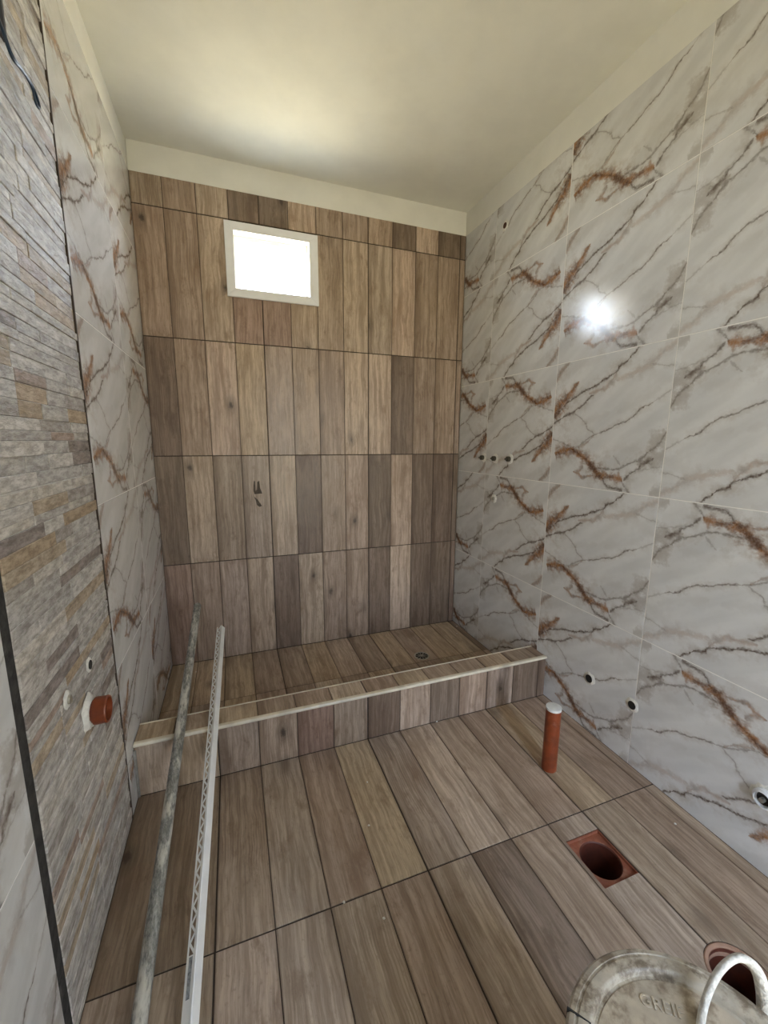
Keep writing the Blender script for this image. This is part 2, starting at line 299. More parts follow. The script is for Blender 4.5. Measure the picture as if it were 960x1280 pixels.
# ------------------------------------------------------------------ mesh helpers
def add(name, mesh, mat=None, parent=None):
    o = bpy.data.objects.new(name, mesh); COL.objects.link(o)
    if mat is not None and not mesh.materials: mesh.materials.append(M[mat])
    if parent is not None: o.parent = parent
    return o
def mesh_of(verts, faces, smooth=False):
    m = bpy.data.meshes.new('mesh'); m.from_pydata([tuple(v) for v in verts], [], faces); m.validate(); m.update()
    if smooth: m.shade_smooth()
    return m
def bm_mesh(bm, smooth=False):
    m = bpy.data.meshes.new('mesh'); bm.normal_update(); bm.to_mesh(m); bm.free()
    if smooth: m.shade_smooth()
    return m
def box_bm(bm, x0, x1, y0, y1, z0, z1):
    v = [bm.verts.new(p) for p in ((x0,y0,z0),(x1,y0,z0),(x1,y1,z0),(x0,y1,z0),(x0,y0,z1),(x1,y0,z1),(x1,y1,z1),(x0,y1,z1))]
    for f in ((0,3,2,1),(4,5,6,7),(0,1,5,4),(1,2,6,5),(2,3,7,6),(3,0,4,7)): bm.faces.new([v[i] for i in f])
def boxes(*bs):
    bm = bmesh.new()
    for b in bs: box_bm(bm, *b)
    return bm_mesh(bm)
def lathe(profile, seg=32, closed=False, smooth=True):
    vs, fs, n = [], [], len(profile)
    for i in range(seg):
        t = 2*math.pi*i/seg
        for r, z in profile: vs.append((r*math.cos(t), r*math.sin(t), z))
    for i in range(seg):
        for j in range(n if closed else n-1):
            a, b = i*n+j, i*n+(j+1) % n; c, d = ((i+1) % seg)*n+(j+1) % n, ((i+1) % seg)*n+j
            fs.append((a, d, c, b))
    m = mesh_of(vs, fs)
    if smooth:
        for p in m.polygons: p.use_smooth = True
        m.set_sharp_from_angle(angle=math.radians(38))
    return m
def tube(pts, r, seg=10, flat=None, cap=True):
    pts = [Vector(p) for p in pts]; vs, fs = [], []; prev = None
    for i, p in enumerate(pts):
        d = (pts[min(i+1, len(pts)-1)]-pts[max(i-1, 0)]).normalized()
        ref = prev if prev is not None else (Vector((0, 0, 1)) if abs(d.z) < 0.9 else Vector((1, 0, 0)))
        a = (ref-d*ref.dot(d)).normalized(); b = d.cross(a); prev = a
        for k in range(seg):
            t = 2*math.pi*k/seg; ra, rb = (r, r) if flat is None else flat
            vs.append(p+a*ra*math.cos(t)+b*rb*math.sin(t))
    n = len(pts)
    for i in range(n-1):
        for k in range(seg):
            fs.append((i*seg+k, i*seg+(k+1) % seg, (i+1)*seg+(k+1) % seg, (i+1)*seg+k))
    if cap: fs.append(tuple(reversed(range(seg)))); fs.append(tuple((n-1)*seg+k for k in range(seg)))
    return mesh_of(vs, fs, True)
def smooth_path(pts, n=6):
    out = []; P = [Vector(p) for p in pts]
    for i in range(len(P)-1):
        a, b, c, d = P[max(i-1, 0)], P[i], P[i+1], P[min(i+2, len(P)-1)]
        for k in range(n):
            t = k/n
            out.append(0.5*((2*b)+(c-a)*t+(2*a-5*b+4*c-d)*t*t+(3*b-a-3*c+d)*t**3))
    return out+[P[-1]]

FR = {'back': Matrix(((1,0,0),(0,0,-1),(0,1,0))), 'right': Matrix(((0,0,-1),(-1,0,0),(0,1,0))),
      'left': Matrix(((0,0,1),(1,0,0),(0,1,0))), 'floor': Matrix.Identity(3), 'rear': Matrix(((-1,0,0),(0,0,1),(0,1,0)))}
CACHE = {}
def piece(name, parent, frame, origin, w, h, mat, t=0.008, c=0.0008, uv=None, color=None):
    """a bevelled slab: w x h in the wall's plane, face at the origin's depth, body t deep"""
    key = (round(w, 4), round(h, 4), t, c, uv, mat); m = CACHE.get(key)
    if m is None:
        vs = [(0,0,-t),(w,0,-t),(w,h,-t),(0,h,-t),(0,0,-c),(w,0,-c),(w,h,-c),(0,h,-c),(c,c,0),(w-c,c,0),(w-c,h-c,0),(c,h-c,0)]
        fs = [(0,3,2,1)]+[(i,(i+1)%4,4+(i+1)%4,4+i) for i in range(4)]+[(4+i,4+(i+1)%4,8+(i+1)%4,8+i) for i in range(4)]+[(8,9,10,11)]
        m = mesh_of(vs, fs); m.materials.append(M[mat])
        if uv:
            u0, v0, u1, v1 = uv; l = m.uv_layers.new(name='UVMap')
            for lp in m.loops:
                x, y, _ = m.vertices[lp.vertex_index].co; l.data[lp.index].uv = (u0+(u1-u0)*x/w, v0+(v1-v0)*y/h)
        CACHE[key] = m
    o = bpy.data.objects.new(name, m); COL.objects.link(o); o.parent = parent
    mw = FR[frame].to_4x4(); mw.translation = Vector(origin); o.matrix_world = mw
    if color: o.color = tuple(color)+(1,)
    return o
def struct(name, mesh, mat, label=None):
    o = add(name, mesh, mat); o['kind'] = 'structure'
    if label: o['label'] = label
    return o
def thing(name, label, cat, loc=(0,0,0), group=None, mesh=None, mat=None):
    o = add(name, mesh, mat) if mesh else bpy.data.objects.new(name, None)
    if not mesh: COL.objects.link(o); o.empty_display_size = 0.05
    o.location = loc; o['label'] = label; o['category'] = cat
    if group: o['group'] = group
    return o

# ------------------------------------------------------------------ room shell
T = 0.15
floor = struct('floor', boxes((-T, W+T, YREAR-T, T, -0.25, -0.0025)), 'grout_dark')
ceiling = struct('ceiling', boxes((-T, W+T, YREAR-T, T, ZC, ZC+0.12)), 'ceiling_paint')
wx0, wx1, wz0, wz1 = WIN
wall_back = struct('wall_back', boxes((-T, wx0, 0.010, T, -0.25, ZC+0.05), (wx1, W+T, 0.010, T, -0.25, ZC+0.05),
                                      (wx0, wx1, 0.010, T, -0.25, wz0), (wx0, wx1, 0.010, T, wz1, ZC+0.05)), 'plaster')
wall_right = struct('wall_right', boxes((W+0.010, W+T, YREAR-T, T, -0.25, ZC+0.05)), 'plaster')
wall_left = struct('wall_left', boxes((-T, -0.012, YREAR-T, T, -0.25, ZC+0.05)), 'adhesive')
dx0, dx1, dz0, dz1 = DOOR
wall_rear = struct('wall_rear', boxes((-T, dx0, YREAR-T, YREAR, -0.25, ZC+0.05), (dx1, W+T, YREAR-T, YREAR, -0.25, ZC+0.05), (dx0, dx1, YREAR-T, YREAR, dz1, ZC+0.05)), 'plaster')
# white painted bands above the tiles
add('plaster_band', boxes((0, W, 0.002, 0.010, ZT+0.001, ZC)), 'plaster', wall_back)
add('plaster_band', boxes((W+0.002, W+0.010, YREAR, 0.01, ZT+0.001, ZC)), 'plaster', wall_right)
add('plaster_band', boxes((-0.012, -0.002, YREAR, 0.01, ZT+0.001, ZC)), 'plaster', wall_left)
# grout behind the tiles
add('grout', boxes((0, wx0-0.03, 0.0022, 0.010, 0, ZT), (wx1+0.03, W, 0.0022, 0.010, 0, ZT), (wx0-0.03, wx1+0.03, 0.0022, 0.010, 0, wz0-0.03), (wx0-0.03, wx1+0.03, 0.0022, 0.010, wz1+0.03, ZT)), 'grout_dark', wall_back)
add('grout', boxes((W+0.0012, W+0.010, YREAR, 0, 0, ZT)), 'grout_white', wall_right)
YS0, YS1, YM0 = -1.595, -1.040, -1.626       # stone panel, outer marble edge
add('grout', boxes((-0.012, -0.0012, YS1+0.006, 0, 0, ZT), (-0.012, -0.0012, YREAR, YM0, 0, ZT)), 'grout_white', wall_left)
add('grout', boxes((-0.012, -0.0022, YS0, YS1, 0, ZT)), 'grout_stone', wall_left)

add('open_joint', boxes((-0.012, -0.0016, YM0, YS0, 0, ZT)), 'adhesive', wall_left)
add('open_joint', boxes((-0.012, 0.0027, YS1-0.0004, YS1+0.0062, 0, ZT)), 'grout_dark', wall_left)

# ------------------------------------------------------------------ wood-look planks
TONE = {'L': (0.515, 0.410, 0.325), 'M': (0.402, 0.311, 0.243), 'D': (0.235, 0.175, 0.135), 'G': (0.432, 0.348, 0.284),
        'R': (0.375, 0.262, 0.210), 'B': (0.318, 0.240, 0.174), 'T': (0.490, 0.383, 0.276)}
def tone(k, j=0.05):
    c = TONE[k]; f = 1+random.uniform(-j, j); return tuple(min(1, x*f*(1+random.uniform(-0.015, 0.015))) for x in c)
def plank(parent, frame, origin, w, h, k, c=0.0008):
    return piece('plank', parent, frame, origin, w, h, 'wood', 0.008, c, color=tone(k))
G1, G2 = 0.0012, 0.0023        # half gaps: printed plank joint, real tile joint
def xcols(x0, n, xmin, xmax, tile_phase=0):
    """plank columns of 15 cm from x0, joints every four planks wider; clipped to xmin..xmax"""
    out = []
    for i in range(n):
        a, b = x0+0.15*i, x0+0.15*(i+1)
        ga = G2 if (i-tile_phase) % 4 == 0 else G1; gb = G2 if (i+1-tile_phase) % 4 == 0 else G1
        a2, b2 = max(a+ga, xmin), min(b-gb, xmax)
        if b2-a2 > 0.004: out.append((i, a2, b2))
    return out
BX0 = 0.5866-0.6
ROWS = [(0.0, 0.5965, 'RMGLDLMMDLDDD'), (0.5965, 1.1965, 'DLMGLDMMDLDDD'), (1.1965, 1.7965, 'DMLTGMMLLDMMM'),
        (1.7965, 2.3965, 'MMLRRLMLGLMMM'), (2.3965, ZT, 'MMLDDLMMMDLDD')]
for z0, z1, tones in ROWS:
    for i, a, b in xcols(BX0, 13, 0.001, W-0.002):
        lo, hi = z0+G2, z1-(G2 if z1 < ZT else 0)
        if z0 == 1.7965 and 3 <= i <= 5: hi = wz0-0.034
        plank(wall_back, 'back', (a, 0, lo), b-a, hi-lo, tones[i])

YCF, YCB, ZCT = -0.940, -0.826, 0.213          # curb: front, back, top
FX0 = 0.2787-0.30
FROWS = [(-1.5345, YCF, 'BBMGMTGLMMTMM'), (-2.1345, -1.5345, 'GMGGGMGDMGMML'), (-2.7345, -2.1345, 'MGMLGMMGLMGMM'), (YREAR, -2.7345, 'GMLMGGMDMGMMM')]
fplanks = []
for y0, y1, tones in FROWS:
    for i, a, b in xcols(FX0, 14, 0.001, W-0.001, 2):
        lo, hi = y0+G2, y1-(G2 if y1 < YCF else 0.0015)
        fplanks.append(plank(floor, 'floor', (a, lo, 0), b-a, hi-lo, tones[min(i, 12)]))
for y0, y1, tones in [(-0.44, -0.0015, 'TTTMMTLMTMTTM'), (YCB+0.0015, -0.44, 'TMTMMLMTMMTTM')]:
    for i, a, b in xcols(BX0, 13, 0.001, W-0.001):
        lo = y0+(G2 if y0 == -0.44 else 0); hi = y1-(G2 if y1 == -0.44 else 0)
        plank(floor, 'floor', (a, lo, 0), b-a, hi-lo, tones[i])

# curb across the shower
curb = struct('shower_curb', boxes((0.001, W-0.001, YCF+0.0022, YCB-0.0022, -0.002, ZCT-0.0022)), 'grout_dark')
for i, a, b in xcols(FX0, 14, 0.002, W-0.002, 2):
    k = 'LTGLRGDMDMGDD'[min(i, 12)]
    plank(curb, 'back', (a, YCF, 0.001), b-a, ZCT-0.013, k)
    plank(curb, 'floor', (a, YCF+0.0125, ZCT), b-a, YCB-YCF-0.0165, 'TMTMMLMTMMTMM'[min(i, 12)])
    o = plank(curb, 'rear', (b, YCB, 0.001), b-a, ZCT-0.006, 'MMMDMMMMDMMMM'[min(i, 12)])
# cream edge profile (rounded nose) and the thin strip on the shower side
prof = [(0.012, 0.0), (0.0, 0.0), (-0.004, -0.0015), (-0.0065, -0.005), (-0.0065, -0.009), (-0.004, -0.012), (0.004, -0.012), (0.012, -0.008)]
vs = [(x, YCF+dy, ZCT+0.0015+dz) for x in (0.002, W-0.0015) for dy, dz in prof]; n = len(prof)
es = add('edge_strip', mesh_of(vs, [(i, (i+1) % n, n+(i+1) % n, n+i) for i in range(n)]+[tuple(range(n-1, -1, -1)), tuple(range(n, 2*n))]), 'trim_cream', curb); es['label'] = 'cream rounded edge strip'
es = add('edge_strip', boxes((0.002, W-0.0015, YCB-0.0035, YCB+0.0015, ZCT-0.006, ZCT+0.0015)), 'trim_cream', curb); es['label'] = 'thin cream strip'
add('mortar_fillet', tube([(0.003, YCF-0.004, z) for z in (0.002, 0.06, 0.12, 0.19)], 0.006, 8), 'mortar_grey', curb)

# holes through the floor for the square drain box and the closet flange
BOX = (1.341, 1.4785, -1.757, -1.603); HC, HR = (1.486, -2.022), 0.074
def cut(objs, cutter):
    for o in objs:
        md = o.modifiers.new('cut', 'BOOLEAN'); md.object = cutter; md.operation = 'DIFFERENCE'; md.solver = 'EXACT'
    bpy.context.view_layer.update(); dg = bpy.context.evaluated_depsgraph_get()
    new = [(o, bpy.data.meshes.new_from_object(o.evaluated_get(dg))) for o in objs]
    for o, m in new: o.modifiers.clear(); o.data = m
    bpy.data.objects.remove(cutter)
def near(x0, x1, y0, y1):
    r = []
    for o in fplanks:
        p = o.matrix_world.translation; w = max(v.co.x for v in o.data.vertices); h = max(v.co.y for v in o.data.vertices)
        if p.x < x1 and p.x+w > x0 and p.y < y1 and p.y+h > y0: r.append(o)
    return r
cut(near(*BOX)+[floor], add('cutter', boxes((BOX[0], BOX[1], BOX[2], BOX[3], -0.2, 0.05))))
cm = lathe([(0.0, -0.2), (HR, -0.2), (HR, 0.05), (0.0, 0.05)], 40, smooth=False)
bm = bmesh.new(); bm.from_mesh(cm); bmesh.ops.remove_doubles(bm, verts=bm.verts, dist=1e-5); bmesh.ops.recalc_face_normals(bm, faces=bm.faces); cm = bm_mesh(bm)
co = add('cutter', cm); co.location = (HC[0], HC[1], 0)
cut(near(HC[0]-HR, HC[0]+HR, HC[1]-HR, HC[1]+HR)+[floor], co)

# ------------------------------------------------------------------ marble tiles
ZR = [0.5391-0.547, 0.5391, 1.0861, 1.6328, 2.1798, 2.1798+0.547]
def marble_wall(wall, frame, x, cols, sign):
    """cols: (y left as seen, y right as seen, u0, u1, prints bottom to top)"""
    for ya, yb, u0, u1, prints in cols:
        for r in range(5):
            za, zb = ZR[r], ZR[r+1]; lo, hi = max(za+0.0016, 0.0012), min(zb-0.0016, ZT)
            v0 = 1-(lo-za)/(zb-za); v1 = 1-(hi-za)/(zb-za)
            uv = (u0, v0, u1, v1)
            if prints[r] == 'X': uv = (1-u0, 1-v0, 1-u1, 1-v1)
            g = 0.0016
            piece('tile', wall, frame, (x, ya+sign*g, lo), abs(yb-ya)-2*g, hi-lo, 'marble', 0.009, 0.0007, tuple(round(q, 4) for q in uv))
J = [-0.3223, -0.8681, -1.4254, -1.976, -2.527, -3.078]
marble_wall(wall_right, 'right', W, [(-0.0005, J[0], 0.412, 1.0, 'PPXPP'), (J[0], J[1], 0, 1, 'XXXXX'), (J[1], J[2], 0, 1, 'PPPPP'),
    (J[2], J[3], 0, 1, 'XXXXX'), (J[3], J[4], 0, 1, 'PPPPP'), (J[4], J[5], 0, 1, 'XXXXX'), (J[5], YREAR, 0, 0.49, 'PPPPP')], -1)
marble_wall(wall_left, 'left', 0.0, [(YREAR, -3.28, 0.87, 1, 'PPPPP'), (-3.28, -2.729, 0, 1, 'XXXXX'), (-2.729, -2.177, 0, 1, 'PPPPP'), (-2.177, YM0, 0, 1, 'PPPPP'),
    (YS1+0.006, -0.486, 0, 1, 'PPPPP'), (-0.486, -0.0005, 0, 0.88, 'PXXPX')], 1)

# ------------------------------------------------------------------ ledge-stone panel on the left wall
STONE = [(0.60, 0.572, 0.545), (0.54, 0.512, 0.49), (0.66, 0.63, 0.60), (0.57, 0.548, 0.53), (0.48, 0.445, 0.415), (0.52, 0.405, 0.285), (0.45, 0.355, 0.30), (0.54, 0.445, 0.34), (0.34, 0.295, 0.275), (0.63, 0.59, 0.54)]
SWT = [6, 5, 5, 6, 3, 2, 2, 2, 1.6, 4]
rs = random.Random(5); PITCH_S = 0.3885; zb0 = 0.0205-PITCH_S
layouts = []
for L in range(2):
    rows, z = [], 0.0
    while z < PITCH_S-0.034:
        h = rs.choice([0.020, 0.026, 0.030, 0.034]); h = min(h, PITCH_S-0.003-z)
        if PITCH_S-0.003-(z+h) < 0.016: h = PITCH_S-0.003-z
        cuts, y = [0.0], 0.0
        while y < 0.555:
            y += rs.choice([0.11, 0.15, 0.19, 0.24, 0.29])
            cuts.append(min(y, 0.555))
            if 0.555-y < 0.07: cuts[-1] = 0.555; break
        rows.append((z, h, cuts)); z += h
        if z >= PITCH_S-0.0035: break
    if PITCH_S-0.003-z > 0.009: rows.append((z, PITCH_S-0.003-z, [0.0, rs.choice([0.18, 0.36]), 0.555]))
    layouts.append(rows)
k = 0
while zb0+k*PITCH_S < ZT:
    base = zb0+k*PITCH_S
    for z, h, cuts in layouts[k % 2]:
        lo, hi = max(base+z, 0.001), min(base+z+h, ZT)
        if hi-lo < 0.008: continue
        for a, b in zip(cuts[:-1], cuts[1:]):
            dep = rs.choice([-0.0012, 0.0, 0.0006, 0.0014, 0.0024])
            piece('stone', wall_left, 'left', (dep, YS0+a+0.0003, lo+0.0003), b-a-0.0006, hi-lo-0.0006, 'stone', 0.009, 0.0011,
                  color=(lambda f, c3: [q*f for q in c3])(rs.uniform(0.92, 1.08), STONE[rs.choice([2, 9, 3])] if z+h > PITCH_S-0.004 else rs.choices(STONE, SWT)[0]))
    k += 1

# ------------------------------------------------------------------ window
win = bpy.data.objects.new('window_1', None); COL.objects.link(win); win['kind'] = 'structure'; win.location = ((wx0+wx1)/2, 0, wz0)
win.empty_display_size = 0.05
bpy.context.view_layer.update()
def wpart(name, mesh, mat):
    o = add(name, mesh, mat, win); o.matrix_parent_inverse = win.matrix_world.inverted(); return o
ox0, ox1, oz0, oz1 = 0.4115, 0.8935, 2.0265, 2.3885
def mitre(a, b, c, d, y0, y1):      # quad outline in x,z (outer edge a-b, inner edge c-d) extruded from y0 to y1
    vs = [(p[0], y, p[1]) for y in (y0, y1) for p in (a, b, c, d)]
    bm = bmesh.new(); v = [bm.verts.new(p) for p in vs]
    for f in ((0,1,2,3),(7,6,5,4),(0,4,5,1),(1,5,6,2),(2,6,7,3),(3,7,4,0)): bm.faces.new([v[i] for i in f])
    bmesh.ops.recalc_face_normals(bm, faces=bm.faces)
    bmesh.ops.bevel(bm, geom=list(bm.edges), offset=0.0012, segments=1, affect='EDGES'); return bm_mesh(bm)
O = [(ox0, oz0), (ox1, oz0), (ox1, oz1), (ox0, oz1)]; I = [(wx0, wz0), (wx1, wz0), (wx1, wz1), (wx0, wz1)]
for i in range(4):
    j = (i+1) % 4; wpart('casing', mitre(O[i], O[j], I[j], I[i], -0.009, 0.012), 'pvc_white')
S = 0.012; I2 = [(wx0+S, wz0+0.004), (wx1-S, wz0+0.004), (wx1-S, wz1-0.022), (wx0+S, wz1-0.022)]
for i in range(4):
    j = (i+1) % 4; wpart('sash', mitre(I[i], I[j], I2[j], I2[i], 0.045, 0.075), 'cream_reveal')
for i in range(4):
    j = (i+1) % 4; e = 0.0015
    q = [(I[i][0], 0.012, I[i][1]), (I[j][0], 0.012, I[j][1]), (I[j][0], T, I[j][1]), (I[i][0], T, I[i][1])]
    c = Vector(((wx0+wx1)/2, 0, (wz0+wz1)/2)); nrm = [Vector((0,0,1)), Vector((-1,0,0)), Vector((0,0,-1)), Vector((1,0,0))][i]
    wpart('reveal', mesh_of([Vector(p) for p in q]+[Vector(p)+nrm*e for p in q], [(0,1,2,3),(7,6,5,4),(0,4,5,1),(1,5,6,2),(2,6,7,3),(3,7,4,0)]), 'cream_reveal')
wpart('pane', boxes((wx0+0.008, wx1-0.008, 0.058, 0.062, wz0+0.002, wz1-0.016)), 'glass')

# ------------------------------------------------------------------ loose things: pole, corner bead
def frame_along(a, b):
    a, b = Vector(a), Vector(b); d = (b-a).normalized(); s = d.cross(Vector((0, 0, 1))).normalized(); u = s.cross(d)
    return Matrix(((s.x, d.x, u.x, a.x), (s.y, d.y, u.y, a.y), (s.z, d.z, u.z, a.z), (0, 0, 0, 1))), (b-a).length
mw, L = frame_along((0.1296, -1.705, 0.0165), (0.177, -0.230, 0.434))
r0, r1 = 0.0175, 0.0145
pm = lathe([(r1, 0.0), (r0, 0.0), (r0, L-0.001), (r0-0.001, L), (r1, L), (r1, 0.0)], 24)
pm.transform(Matrix.Rotation(-math.pi/2, 4, 'X'))
o = thing('galvanised_pole', 'galvanised steel pipe splashed with plaster, leaning over the shower curb beside the white corner bead', 'pipe', mesh=pm, mat='galvanised'); o.matrix_world = mw
mw, L = frame_along((0.2345, -1.715, 0.004), (0.294, -0.408, 0.371))
bead = thing('corner_bead', 'white perforated plastic corner bead with triangular holes, leaning over the shower curb', 'corner bead'); bead.matrix_world = mw
bpy.context.view_layer.update()
def bpart(name, mesh, mat): return add(name, mesh, mat, bead)
HL = 0.023; ANG = {1: math.radians(48), -1: math.radians(24)}
def flange(side, segs, t=0.0009):   # list of quads (u0,u1 across, v along) in the flange plane
    bm = bmesh.new(); ang = ANG[side]
    for quad in segs:
        top = [Vector((side*u*math.cos(ang), v, 0.016-u*math.sin(ang))) for u, v in quad]
        nn = Vector((-side*math.sin(ang), 0, -math.cos(ang)))*t
        V = [bm.verts.new(p) for p in top]+[bm.verts.new(p+nn) for p in top]; k = len(quad)
        bm.faces.new(V[:k]); bm.faces.new(list(reversed(V[k:])))
        for i in range(k): bm.faces.new((V[i], V[(i+1) % k], V[k+(i+1) % k], V[k+i]))
    bmesh.ops.recalc_face_normals(bm, faces=bm.faces); return bm_mesh(bm)
bpart('solid_flange', flange(1, [[(0, 0), (HL, 0), (HL, L), (0, L)]]), 'bead_white')
bpart('nose', tube([(0, 0, 0.0155), (0, L, 0.0155)], 0.0022, 8), 'bead_white')
segs = [[(0, 0), (0.0065, 0), (0.0065, L), (0, L)], [(HL-0.0045, 0), (HL, 0), (HL, L), (HL-0.0045, L)], [(0.0065, 0), (HL-0.0045, 0), (HL-0.0045, 0.16), (0.0065, 0.16)]]
v, step, b = 0.16, 0.0185, 0.0088; flip = 0
while v < L-step:
    a0, a1 = (0.0065, HL-0.0045) if flip == 0 else (HL-0.0045, 0.0065)
    segs.append([(a0, v), (a1, v+step), (a1, v+step+b), (a0, v+b)]); v += step; flip ^= 1
bpart('perforated_flange', flange(-1, segs), 'bead_white')
lab = flange(-1, [[(0.008, 0.085), (HL-0.006, 0.085), (HL-0.006, 0.157), (0.008, 0.157)]], 0.0002)
for p in lab.vertices: p.co.z += 0.0004
bpart('printed_label', lab, 'bead_print')

# ------------------------------------------------------------------ drains and pipes in the floor
o = thing('pipe_stub', 'upright orange plastic pipe stub with a taped white top on the floor planks', 'pipe', (1.508, -1.338, 0.0))
add('pipe', lathe([(0.0, 0.001), (0.0285, 0.001), (0.0285, 0.268), (0.0, 0.268)], 28), 'orange_pvc', o)
add('taped_cap', lathe([(0.0285, 0.260), (0.0292, 0.262), (0.0290, 0.270), (0.022, 0.2715), (0.0, 0.2705)], 28), 'pipe_cap_tape', o)
bx, by = (BOX[0]+BOX[1])/2, (BOX[2]+BOX[3])/2
o = thing('floor_drain_box', 'square orange drain box with a round open pipe, sunk into the floor planks', 'drain', (bx, by, -0.16))
hw, hh = (BOX[1]-BOX[0])/2-0.001, (BOX[3]-BOX[2])/2-0.001; rh = 0.0615; seg = 32
vs, fs = [], []
for i in range(seg):
    t = 2*math.pi*(i+0.5)/seg; c, s = math.cos(t), math.sin(t); sc_ = min(hw/abs(c), hh/abs(s))
    vs += [(c*sc_, s*sc_, 0.147), (rh*c, rh*s, 0.147), (c*sc_, s*sc_, 0.120), (rh*c, rh*s, 0.143)]
for i in range(seg):
    a, b = 4*i, 4*((i+1) % seg); fs += [(a, b, b+1, a+1), (a+2, b+2, b, a), (a+1, b+1, b+3, a+3)]
add('box_plate', mesh_of(vs, fs), 'orange_dusty', o)
add('lip', boxes((-hw, hw, -hh, -hh+0.003, 0.147, 0.1565), (-hw, hw, hh-0.003, hh, 0.147, 0.1565), (-hw, -hw+0.003, -hh, hh, 0.147, 0.1565), (hw-0.003, hw, -hh, hh, 0.147, 0.1565)), 'orange_dusty', o)
add('pipe_wall', lathe([(rh, 0.146), (rh-0.003, 0.143), (rh-0.004, 0.0)], seg), 'orange_shaded', o)
add('pipe_bottom', lathe([(rh, 0.012), (0.0, 0.010)], seg), 'pipe_shade', o)
o = thing('closet_flange', 'round orange toilet outlet pipe open in the floor beside the bucket', 'drain', (HC[0], HC[1], -0.19))
add('rim', lathe([(HR-0.001, 0.16), (HR-0.001, 0.187), (HR-0.004, 0.189), (HR-0.011, 0.187), (HR-0.013, 0.16)], 40), 'flange_clay', o)
add('pipe_wall', lathe([(HR-0.012, 0.183), (HR-0.014, 0.0)], 40), 'orange_shaded', o)
add('pipe_bottom', lathe([(HR-0.012, 0.008), (0.0, 0.006)], 40), 'pipe_shade', o)
o = thing('shower_drain', 'small round metal shower drain grate set in the shower floor', 'drain', (1.400, -0.379, 0.0))
add('frame', lathe([(0.046, 0.0), (0.046, 0.002), (0.043, 0.0032), (0.038, 0.003), (0.037, 0.001), (0.037, 0.0)], 32), 'steel_grate', o)
add('well', lathe([(0.038, 0.0009), (0.0, 0.0007)], 32), 'hole_shade', o)  # flat dark disc on the floor, painted as a shaded well
for i in range(5):
    m = boxes((-0.037, 0.037, -0.0022, 0.0022, 0.0012, 0.0030)); g = add('bar', m, 'steel_grate', o); g.rotation_euler = (0, 0, math.pi*i/5+0.2)
add('hub', lathe([(0.010, 0.0012), (0.010, 0.0034), (0.0, 0.0036)], 16), 'steel_grate', o)

# ------------------------------------------------------------------ water outlets in the walls
def blob(r, h, seed, seg=20, squash=1.0):
    q = random.Random(seed); prof = []
    vs, fs = [(0, 0, h*0.6)], []
    rings = [(0.55, 1.0), (0.85, 0.75), (1.0, 0.0)]
    for rr, zz in rings:
        for i in range(seg):
            t = 2*math.pi*i/seg; k = 1+q.uniform(-0.13, 0.13)
            vs.append((r*rr*k*math.cos(t), r*rr*k*math.sin(t)*squash, h*zz))
    for i in range(seg):
        j = (i+1) % seg; fs.append((0, 1+i, 1+j))
        for k in range(2): fs.append((1+k*seg+i, 1+(k+1)*seg+i, 1+(k+1)*seg+j, 1+k*seg+j))
    return mesh_of(vs, fs, True)
def outlet(name, label, frame, loc, kind, seed, r=0.024, group=None):
    o = thing(name, label, 'pipe outlet', (0, 0, 0), group)
    m4 = FR[frame].to_4x4(); m4.translation = Vector(loc); o.matrix_world = m4
    add('mortar_ring', blob(r, 0.004, seed), 'mortar_white', o)
    if kind == 'stub':
        add('threaded_stub', lathe([(0.0, 0.0), (0.0135, 0.0), (0.0135, 0.004), (0.0145, 0.006), (0.0135, 0.009), (0.0145, 0.012), (0.0135, 0.015), (0.0145, 0.018), (0.0135, 0.021), (0.010, 0.022), (0.009, 0.012), (0.0, 0.012)], 20), 'brass_dark', o)
        add('spindle', lathe([(0.0, 0.012), (0.0045, 0.012), (0.0045, 0.034), (0.0, 0.035)], 12), 'brass_dark', o)
    elif kind == 'hole':
        add('pipe_mouth', lathe([(r*0.62, 0.0035), (r*0.60, 0.0052), (r*0.50, 0.0050), (0.0, 0.0042)], 20), 'hole_shade', o)  # closed disc, the hole's shade is in its colour
    elif kind == 'rust':
        add('pipe_mouth', lathe([(0.0145, 0.003), (0.0145, 0.0055), (0.011, 0.0057), (0.0, 0.0046)], 20), 'rust_hole', o)
    elif kind == 'plug':
        add('plug', lathe([(0.011, 0.003), (0.010, 0.008), (0.006, 0.010), (0.0, 0.0102)], 20), 'steel_grate', o)
    elif kind == 'hose':
        add('coupling', lathe([(0.030, 0.0), (0.030, 0.010), (0.026, 0.012), (0.026, 0.018), (0.022, 0.020), (0.022, 0.008), (0.0, 0.008)], 28), 'pvc_white', o)
        add('pipe_mouth', lathe([(0.019, 0.009), (0.017, 0.013), (0.0, 0.011)], 20), 'hole_shade', o)
        add('valve_tip', lathe([(0.007, 0.010), (0.007, 0.024), (0.0, 0.025)], 12), 'steel_grate', o)
    return o
RX = W
outlet('shower_outlet', 'rusty open shower head outlet with a white mortar ring, high on the marble wall', 'right', (RX, -0.407, 2.417), 'rust', 1, 0.026)
outlet('valve_outlet', 'dark threaded valve outlet in the shower marble, closest of three to the plank wall', 'right', (RX, -0.300, 1.184), 'stub', 2, 0.027, 'shower valve outlets')
outlet('valve_outlet', 'dark threaded valve outlet in the shower marble, middle one of three in a row', 'right', (RX, -0.421, 1.184), 'stub', 3, 0.028, 'shower valve outlets')
outlet('valve_outlet', 'dark threaded valve outlet in the shower marble, farthest of three from the plank wall', 'right', (RX, -0.556, 1.187), 'stub', 4, 0.030, 'shower valve outlets')
outlet('spout_outlet', 'plugged metal spout outlet below the three shower valves', 'right', (RX, -0.427, 0.950), 'plug', 5, 0.027)
outlet('water_outlet', 'small dark water outlet ringed with white plaster in the marble above the pipe stub', 'right', (RX, -1.207, 0.247), 'hole', 6, 0.029)
